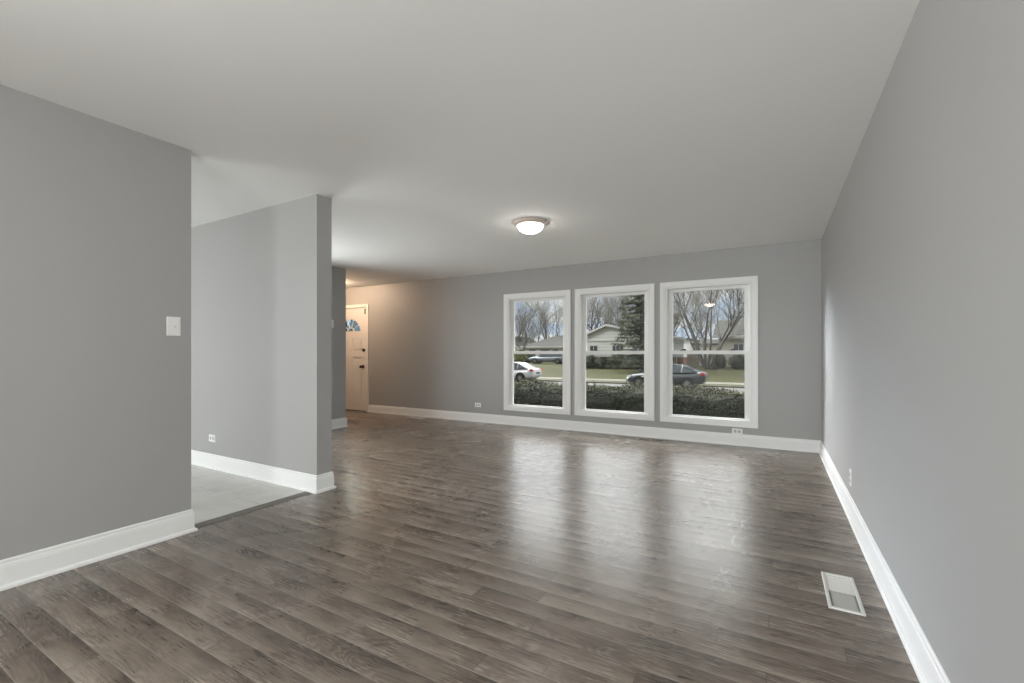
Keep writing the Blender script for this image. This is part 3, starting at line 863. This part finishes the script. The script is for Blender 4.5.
def white_house():
    Y = 46.0; x0, xp, x1 = at(573, Y), at(607, Y), at(687, Y)
    g = gz(Y) - .05
    root = empty('house', (0, 0, 0), label='white lap-sided house with a low gable and brick base behind the spruce', cat='house')
    ze, zp, zb = 2.50, 3.95, .72
    w = MB('siding'); w.prism([(x0 + .3, zb), (x1 - .3, zb), (x1 - .3, ze), (xp, zp - .05), (x0 + .3, ze)], 'y', Y, Y + 9)
    w.build('wall', root)
    b = MB('brick'); b.box(x0 + .3, x1 - .3, Y - .04, Y + 9, g, zb); b.build('brick_base', root)
    r_ = MB('roofg'); roof_gable_y(r_, x0, xp, x1, Y, Y + 9, ze - .12, zp, .16); r_.build('roof', root)
    f_ = MB('exttrim')
    for xa, xb, za, zb_ in ((x0, xp, ze - .12, zp), (xp, x1, zp, ze - .12)):
        f_.prism([(xa, za - .06), (xb, zb_ - .06), (xb, zb_ + .17), (xa, za + .17)], 'y', Y - .46, Y - .40)
    f_.box(x0 + .3, x1 - .3, Y - .10, Y, ze - .16, ze); f_.box(x0 + .3, x1 - .3, Y - .09, Y, zb, zb + .22)
    f_.build('fascia', root, fix=False)
    window_part(root, at(589.5, Y), at(598, Y), Y, 1.10, 1.95, 1)
    window_part(root, at(612, Y), at(624, Y), Y, 1.00, 1.95, 2)
    window_part(root, at(669, Y), at(677, Y), Y, -.1, 1.0, 2)
    window_part(root, at(652, Y), at(662, Y), Y, 1.0, 1.95, 1)
white_house()
def cream_house():
    Y = 49.5; x0, x1 = at(713, Y), at(805, Y)
    root = empty('house', (0, 0, 0), label='cream sided house with dark shingle roof behind the many-stemmed bare tree', cat='house')
    g = gz(Y) - .05; ze, zr = 2.72, 4.45
    w = MB('cream'); w.box(x0 + .5, x1, Y, Y + 8, g, ze)
    w.prism([(Y + .1, ze), (Y + 8, ze), (Y + 4, zr - .1)], 'x', x0 + .55, x0 + .7)
    w.build('wall', root, fix=False)
    r_ = MB('roofd')
    r_.prism([(Y - .5, ze - .05), (Y + 4, zr), (Y + 8.5, ze - .05), (Y + 8.5, ze + .12), (Y + 4, zr + .18), (Y - .5, ze + .12)], 'x', x0, x1 + .5)
    r_.build('roof', root)
    f_ = MB('exttrim'); f_.box(x0, x1 + .5, Y - .56, Y - .5, ze - .12, ze + .12); f_.build('fascia', root)
    window_part(root, at(733, Y), at(744, Y), Y, .95, 2.05, 1)
    window_part(root, at(752, Y), at(762, Y), Y, .95, 2.05, 1)
    # attached garage wing toward the white house
    gx0 = at(684, Y + 2)
    gw = MB('cream'); gw.box(gx0, x0 + .5, Y + 2, Y + 8, g, 2.0); gw.build('garage_wall', root)
    gr = MB('roofd'); gr.prism([(Y + 1.6, 1.95), (Y + 8, 2.55), (Y + 8, 2.7), (Y + 1.6, 2.12)], 'x', gx0 - .2, x0 + .7); gr.build('garage_roof', root)
    gd = MB('siding'); gd.box(at(699, Y + 2), at(710, Y + 2), Y + 1.94, Y + 2, g + .1, 1.7); gd.build('garage_door', root)
cream_house()
def grey_roof_house():
    Y = 61.0; x0, x1 = at(521, Y), at(578, Y); xr = at(544, Y)
    root = empty('house', (0, 0, 0), label='low cream house with pale grey hip roof behind the silver wagon', cat='house')
    g = gz(Y) - .05; ze, zr = 2.05, 3.85
    w = MB('cream'); w.box(x0 + .6, x1, Y, Y + 9, g, ze); w.build('wall', root)
    r_ = MB('roofg'); y0, y1, ym = Y - .5, Y + 9.5, Y + 4.5
    r_.poly([(x0, y0, ze), (x1 + .5, y0, ze), (x1 + .5, y1, ze), (x0, y1, ze), (xr, ym, zr), (x1 + .5, ym, zr)],
            [(0, 1, 5, 4), (3, 4, 5, 2), (0, 4, 3), (1, 2, 5), (0, 3, 2, 1)]); r_.build('roof', root)
    f_ = MB('exttrim'); f_.box(x0, x1 + .5, y0 - .06, y0, ze - .16, ze + .05); f_.build('fascia', root)
    window_part(root, at(529, Y), at(536, Y), Y, .5, 1.7, 1)
    window_part(root, at(540, Y), at(550, Y), Y, .5, 1.7, 3)
    window_part(root, at(553, Y), at(559, Y), Y, .3, 1.7, 1)
grey_roof_house()
def corner_house():
    Y = 64.0; x0, xp, x1 = at(496, Y), at(507, Y), at(520.5, Y)
    root = empty('house', (0, 0, 0), label='small white gabled house at the edge of the window closest to the door', cat='house')
    g = gz(Y) - .05
    w = MB('siding'); w.prism([(x0 + .3, g), (x1 - .3, g), (x1 - .3, 2.1), (xp, 3.7), (x0 + .3, 2.1)], 'y', Y, Y + 8); w.build('wall', root)
    r_ = MB('roofg'); roof_gable_y(r_, x0, xp, x1, Y, Y + 8, 2.0, 3.75, .16); r_.build('roof', root)
    window_part(root, at(514, Y), at(517.5, Y), Y, .4, 1.6, 1)
corner_house()
def fence():
    Y = 48.0; x0, x1 = at(683, Y), at(699, Y)
    root = empty('wooden_fence', (0, 0, 0), label='weathered wooden board fence between the white house and the cream house', cat='fence')
    g = gz(Y); m = MB('woodf'); n = int((x1 - x0) / .16)
    for i in range(n): m.box(x0 + i * .16, x0 + i * .16 + .14, Y, Y + .03, g, g + 1.45 + .04 * (i % 2))
    m.build('boards', root, fix=False)
    q = MB('woodf'); q.box(x0, x1, Y + .03, Y + .09, g + .3, g + .4); q.box(x0, x1, Y + .03, Y + .09, g + 1.1, g + 1.2); q.build('rails', root, fix=False)
    for i in range(3):
        p = MB('woodf'); x = x0 + (x1 - x0 - .12) * i / 2; p.box(x, x + .12, Y + .03, Y + .15, g - .1, g + 1.6); p.build('post', root)
fence()

# trees
def tree_mesh(name, seed, height, stems, spread, trunk_r, mats=('bark', 'twig'), levels=4, first=.25, density=1.0, droop=0):
    rnd = random.Random(seed)
    tr, tw = MB(mats[0]), MB(mats[1])
    def grow(p, d, L, r_, lev):
        n = 4 if lev < 3 else 3
        seg = 4 if lev < 2 else (3 if lev < 4 else 2)
        q = p.copy(); dd = d.copy(); rr = r_; step = L / seg
        for i in range(seg):
            dd = (dd + Vector((rnd.uniform(-1, 1), rnd.uniform(-1, 1), rnd.uniform(-.5, .9))) * (.13 + .03 * lev)).normalized()
            nq = q + dd * step; nr = rr * (.84 if i < seg - 1 else .72)
            (tr if lev < 3 else tw).tube(q, nq, rr, nr, 6 if lev == 0 else n, cap=False)
            q, rr = nq, nr
            if lev < levels and not (lev == 0 and (i + 1) / seg < first):
                k = 1 if rnd.random() < .6 * density else (2 if rnd.random() < density else 0)
                for _ in range(k):
                    az = rnd.uniform(0, 2 * PI); side = dd.orthogonal().normalized(); side.rotate(Matrix.Rotation(az, 3, dd))
                    nd = (dd * rnd.uniform(.55, 1.0) + side * rnd.uniform(.5, .9) + Vector((0, 0, .22 - droop))).normalized()
                    grow(q, nd, L * rnd.uniform(.48, .72), rr * rnd.uniform(.42, .62), lev + 1)
        if lev < levels:
            for _ in range(2):
                nd = (dd + Vector((rnd.uniform(-1, 1), rnd.uniform(-1, 1), rnd.uniform(-.2, .6))) * .55).normalized()
                grow(q, nd, L * rnd.uniform(.6, .8), rr * .85, lev + 1)
    for s_ in range(stems):
        a = 2 * PI * s_ / max(1, stems) + rnd.uniform(-.3, .3)
        lean = spread * rnd.uniform(.5, 1.1) if stems > 1 else .05
        d = Vector((math.cos(a) * lean, math.sin(a) * lean, 1)).normalized()
        off = Vector((math.cos(a), math.sin(a), 0)) * (trunk_r * 1.1 if stems > 1 else 0)
        grow(off, d, height * (.42 if stems > 1 else .38), trunk_r * rnd.uniform(.75, 1.1), 0)
    return tr, tw
def tree(name, tms, loc, scale, rz, label, group=None):
    root = empty(name, loc, rz, label=label, cat='tree', group=group)
    root.scale = (scale,) * 3
    a = tms[0].build('trunk', root, fix=False); b = tms[1].build('twigs', root, fix=False)
    return root
variants = [tree_mesh('t', 11, 11, 1, .1, .24), tree_mesh('t', 23, 11, 1, .1, .22), tree_mesh('t', 35, 10, 2, .22, .18), tree_mesh('t', 47, 11, 1, .1, .20, mats=('barkpale', 'twig'))]
GL = 'bare winter tree in the line beyond the houses across the street'
protos = []
spots = [(516, 66, 1.05, 0), (523, 58, .85, 1), (531, 70, 1.15, 2), (550, 70, 1.25, 0), (566, 68, 1.2, 2), (577, 70, 1.2, 3),
         (592, 60, 1.15, 0), (600, 66, 1.2, 1), (618, 60, 1.1, 3), (630, 66, 1.2, 2), (643, 64, 1.2, 1), (655, 70, 1.2, 0), (668, 60, 1.0, 1), (676, 57, .95, 0), (702, 84, 1.2, 3),
         (733, 76, 1.1, 1), (752, 62, 1.1, 3), (505, 64, 1.1, 2), (765, 66, 1.2, 0)]
rt = random.Random(8)
base = {}
for px, Y, s_, v in spots:
    loc = (at(px, Y), Y, gz(Y) + .0)
    if v not in base: o = base[v] = tree('bare_tree', variants[v], loc, s_, rt.uniform(0, 6), GL, 'bare trees beyond the houses')
    else:
        o = copy_tree(base[v]); o.location = loc; o.rotation_euler = (0, 0, rt.uniform(0, 6)); o.scale = (s_,) * 3
for k_, (x_, y_, v_, s_) in enumerate(((-27, 23, 0, .8), (-33, 26, 1, .9))):
    o = copy_tree(base[v_]); o.location = (x_, y_, ZS); o.rotation_euler = (0, 0, k_ * 2.1); o.scale = (s_,) * 3
    o['label'] = 'bare tree seen through the fan light of the front door'; o['group'] = 'bare trees outside the front door'
big = tree_mesh('t', 77, 12.5, 9, .50, .14, mats=('barkpale', 'twig'), levels=4, first=.3, density=.8)
tree('multistem_tree', big, (at(707, 43.5), 43.5, gz(43.5) + .3), 1.0, .4, 'large many-stemmed bare tree on the lawn before the cream house')

def spruce():
    rnd = random.Random(5); Y = 41.5; x = at(641, Y)
    root = empty('spruce_tree', (x, Y, gz(Y) + .05), label='tall grey-green spruce with drooping boughs before the white house', cat='tree')
    t = MB('bark'); Hh = 12.5; t.tube((0, 0, 0), (0, 0, Hh), .17, .02, 8); t.build('trunk', root)
    b = MB('bark'); nd = MB('spruce')
    z = .7
    while z < Hh - .3:
        f_ = 1 - z / Hh
        R_ = 2.9 * f_ ** .75 + .12
        for k in range(rnd.randint(6, 8)):
            a = rnd.uniform(0, 2 * PI); L = R_ * rnd.uniform(.7, 1.1)
            d = Vector((math.cos(a), math.sin(a), 0)); p0 = Vector((0, 0, z + rnd.uniform(-.12, .12)))
            pts = [p0 + d * L * u + Vector((0, 0, -.22 * L * u + .18 * L * u * u)) for u in (0, .33, .66, 1)]
            for i in range(3): b.tube(pts[i], pts[i + 1], .022 * (1 - i * .28), .022 * (1 - (i + 1) * .28), 3, cap=False)
            sd = Vector((-d.y, d.x, 0)); n = int(16 * L) + 4
            for j in range(n):
                u = rnd.uniform(.12, 1.02); q = pts[0].lerp(pts[3], u) + Vector((0, 0, -.05 * L * math.sin(u * PI)))
                w_ = (.40 * (1 - u) + .12) * rnd.choice((-1, 1)); ln = rnd.uniform(.5, 1.1)
                e = q + sd * w_ * ln + d * rnd.uniform(.02, .2) + Vector((0, 0, -rnd.uniform(.03, .28)))
                m_ = (e - q); m2 = m_.cross(Vector((0, 0, 1))).normalized() * .045; up = Vector((0, 0, .05))
                nd.poly([q - m2, q + m2, e + m2 * .4, e - m2 * .4], [(0, 1, 2, 3)])
                nd.poly([q - up, q + up, e + up * .3, e - up * .6], [(0, 1, 2, 3)])
        z += .30 - .08 * (z / Hh)
    b.build('boughs', root, fix=False); nd.build('needles', root, fix=False)
spruce()

# ------------------------------------------------------------------ cars (front toward -x, standing on z = 0)
def car(name, loc, rz, pmat, label, wagon=False, L=4.8, w=1.82, h=1.45):
    root = empty(name, loc, rz, label=label, cat='car')
    X = lambda t: (t - .5) * L
    # body stations: t, z bottom, z top, half width
    if wagon: st = [(0, .42, .62, .60), (.012, .30, .72, .78), (.05, .24, .80, .86), (.15, .22, .88, .90), (.28, .20, .96, .91), (.5, .20, .98, .91), (.75, .20, 1.0, .91), (.92, .24, 1.02, .88), (.985, .32, 1.0, .80), (1, .42, .92, .70)]
    else: st = [(0, .40, .55, .52), (.012, .28, .66, .74), (.05, .22, .76, .85), (.15, .20, .85, .90), (.28, .18, .93, .91), (.5, .18, .95, .91), (.72, .18, .99, .91), (.88, .22, 1.03, .88), (.96, .30, 1.02, .82), (.99, .42, .96, .74), (1, .52, .86, .62)]
    b = MB(pmat); NR = 20; pts = []
    for t, z0, z1, hw in st:
        zc, hz = (z0 + z1) / 2, (z1 - z0) / 2; hw *= w / 1.82
        for i in range(NR):
            a = 2 * PI * i / NR; ca, sa = math.cos(a), math.sin(a)
            e = .42
            y = hw * math.copysign(abs(ca) ** e, ca); z = zc + hz * math.copysign(abs(sa) ** .5, sa)
            if sa > 0: y *= 1 - .10 * sa
            pts.append((X(t), y, z))
    n = len(st); fs = []
    for i in range(n - 1):
        for j in range(NR): fs.append((i * NR + j, i * NR + (j + 1) % NR, (i + 1) * NR + (j + 1) % NR, (i + 1) * NR + j))
    fs += [tuple(range(NR))[::-1], tuple(range((n - 1) * NR, n * NR))]
    b.poly(pts, fs); b.build('body', root, smooth=True)
    # greenhouse: outline in side view
    if wagon: gh = [(.27, .94), (.40, h - .07), (.44, h - .02), (.88, h - .04), (.93, h - .12), (.985, .98)]
    else: gh = [(.26, .91), (.40, h - .09), (.46, h - .015), (.60, h), (.70, h - .05), (.76, h - .13), (.90, 1.01)]
    def cabin(mb, shrink, zlo=None, seg=None):
        P = []
        for t, z in gh:
            top = (z - .93) / (h - .93); hw = (.84 - .20 * max(0, top)) * w / 1.82 - shrink
            P.append((X(t), hw, z - shrink))
        pts = [(x, y, z) for x, y, z in P] + [(x, -y, z) for x, y, z in P]
        k = len(P); mid = k
        f = [tuple(range(k)), tuple(range(k, 2 * k))[::-1]] + [(i, k + i, k + i + 1, i + 1) for i in range(k - 1)] + [(0, k - 1, 2 * k - 1, k)]
        mb.poly(pts, f)
        return P
    g = MB('cglass'); P = cabin(g, .0); g.build('windows', root)
    r_ = MB(pmat)
    # roof skin over the top points, pillars along the side edges
    k0, k1 = (1, 4) if wagon else (1, 5)
    for i in range(k0, k1):
        a, c_ = P[i], P[i + 1]; e = .012
        r_.poly([(a[0], a[1] + e, a[2] - .03), (a[0], -a[1] - e, a[2] - .03), (c_[0], -c_[1] - e, c_[2] - .03), (c_[0], c_[1] + e, c_[2] - .03),
                 (a[0], a[1] - .03, a[2] + .02), (a[0], -a[1] + .03, a[2] + .02), (c_[0], -c_[1] + .03, c_[2] + .02), (c_[0], c_[1] - .03, c_[2] + .02)],
                [(4, 5, 6, 7), (0, 4, 7, 3), (1, 2, 6, 5), (0, 1, 5, 4), (3, 7, 6, 2), (0, 3, 2, 1)])
    for s_ in (1, -1):
        for (i, j) in ((0, 1), (len(P) - 2, len(P) - 1)):
            a, c_ = P[i], P[j]; r_.tube((a[0], s_ * a[1], a[2]), (c_[0], s_ * c_[1], c_[2]), .04, .04, 5)
        for t in ((.54, .72) if not wagon else (.54, .74, .9)):
            r_.tube((X(t), s_ * .845 * w / 1.82, .93), (X(t) + (.03 if not wagon else .0), s_ * .655 * w / 1.82, h - .05), .028, .028, 5)
    r_.build('roof', root, smooth=True)
    R_ = .325
    for t in (.185, .785):
        for s_ in (1, -1):
            y = s_ * (.80 * w / 1.82)
            a = MB('hedgecore'); a.lathe([(.001, -.13), (.375, -.13), (.375, .118), (.001, .118)], (X(t), y, R_ + .02), 24, 'y'); a.build('wheel_arch', root)
            wl = MB('tyre'); wl.lathe([(.20, -.10), (.30, -.10), (.325, -.08), (.325, .08), (.30, .10), (.20, .10)], (0, 0, 0), 28, 'y', closed=True)
            wo = wl.build('wheel', root, (X(t), y + s_ * .030, R_), smooth=True)
            rm = MB(['rim', 'tyre']); rm.lathe([(.001, s_ * .05), (.195, s_ * .05), (.205, s_ * .102), (.215, s_ * .104)], n=28, axis='y', mi=1)
            rm.lathe([(.192, s_ * .085), (.218, s_ * .107)], n=28, axis='y', mi=0)
            rm.lathe([(.001, s_ * .095), (.055, s_ * .095), (.055, s_ * .05)], n=14, axis='y', mi=0)
            for q in range(7):
                an = 2 * PI * q / 7; d = Vector((math.cos(an), 0, math.sin(an)))
                rm.tube(d * .04 + Vector((0, s_ * .088, 0)), d * .20 + Vector((0, s_ * .098, 0)), .020, .015, 4, 0)
            rm.build('rim', wo)
    for s_ in (1, -1):
        m = MB('red')
        if wagon: m.box(X(.985), X(1.0), s_ * .72 - .10, s_ * .72 + .10, .70, 1.0)
        else: m.prism([(X(.935), .83), (X(.998), .82), (X(.985), .97), (X(.945), .99)], 'y', s_ * .60, s_ * .855)
        m.build('tail_lamp', root)
        m = MB('headl'); m.prism([(X(.012), .58), (X(.06), .60), (X(.075), .75), (X(.022), .70)], 'y', s_ * .50, s_ * .83); m.build('head_lamp', root)
        m = MB(pmat); m.prism([(X(.32), .93), (X(.355), .93), (X(.355), 1.06), (X(.325), 1.06)], 'y', s_ * .88, s_ * 1.0); m.build('mirror', root)
        for t in (.40, .58):
            m = MB(pmat); m.box(X(t), X(t) + .18, s_ * .905 - .015, s_ * .905 + .015, .80, .825); m.build('door_handle', root)
    m = MB('hedgecore'); m.box(X(-.004), X(.03), -.55, .55, .34, .50); m.build('grille', root)
    m = MB('chrome'); m.box(X(.985), X(1.003), -.30, .30, .60, .74); m.build('number_plate', root)
    return root
xr_, xl_ = at(706, 29.6), at(629, 29.6)
car('sedan_car', ((xr_ + xl_) / 2, 29.8, ZS - .02), 0, 'pdark', 'dark grey sedan parked along the far curb', L=4.75)
car('sedan_car', (at(538.5, 30.2) - 2.45, 30.3, ZS - .02), 0, 'pwhite', 'white sedan parked along the far curb, cut by the window edge', L=4.7)
car('wagon_car', (at(530, 50.5) + 2.4, 50.9, gz(50.9) + .08), .12, 'psilver', 'silver blue wagon standing in the driveway of the hip-roofed house', wagon=True, L=4.8, h=1.5)
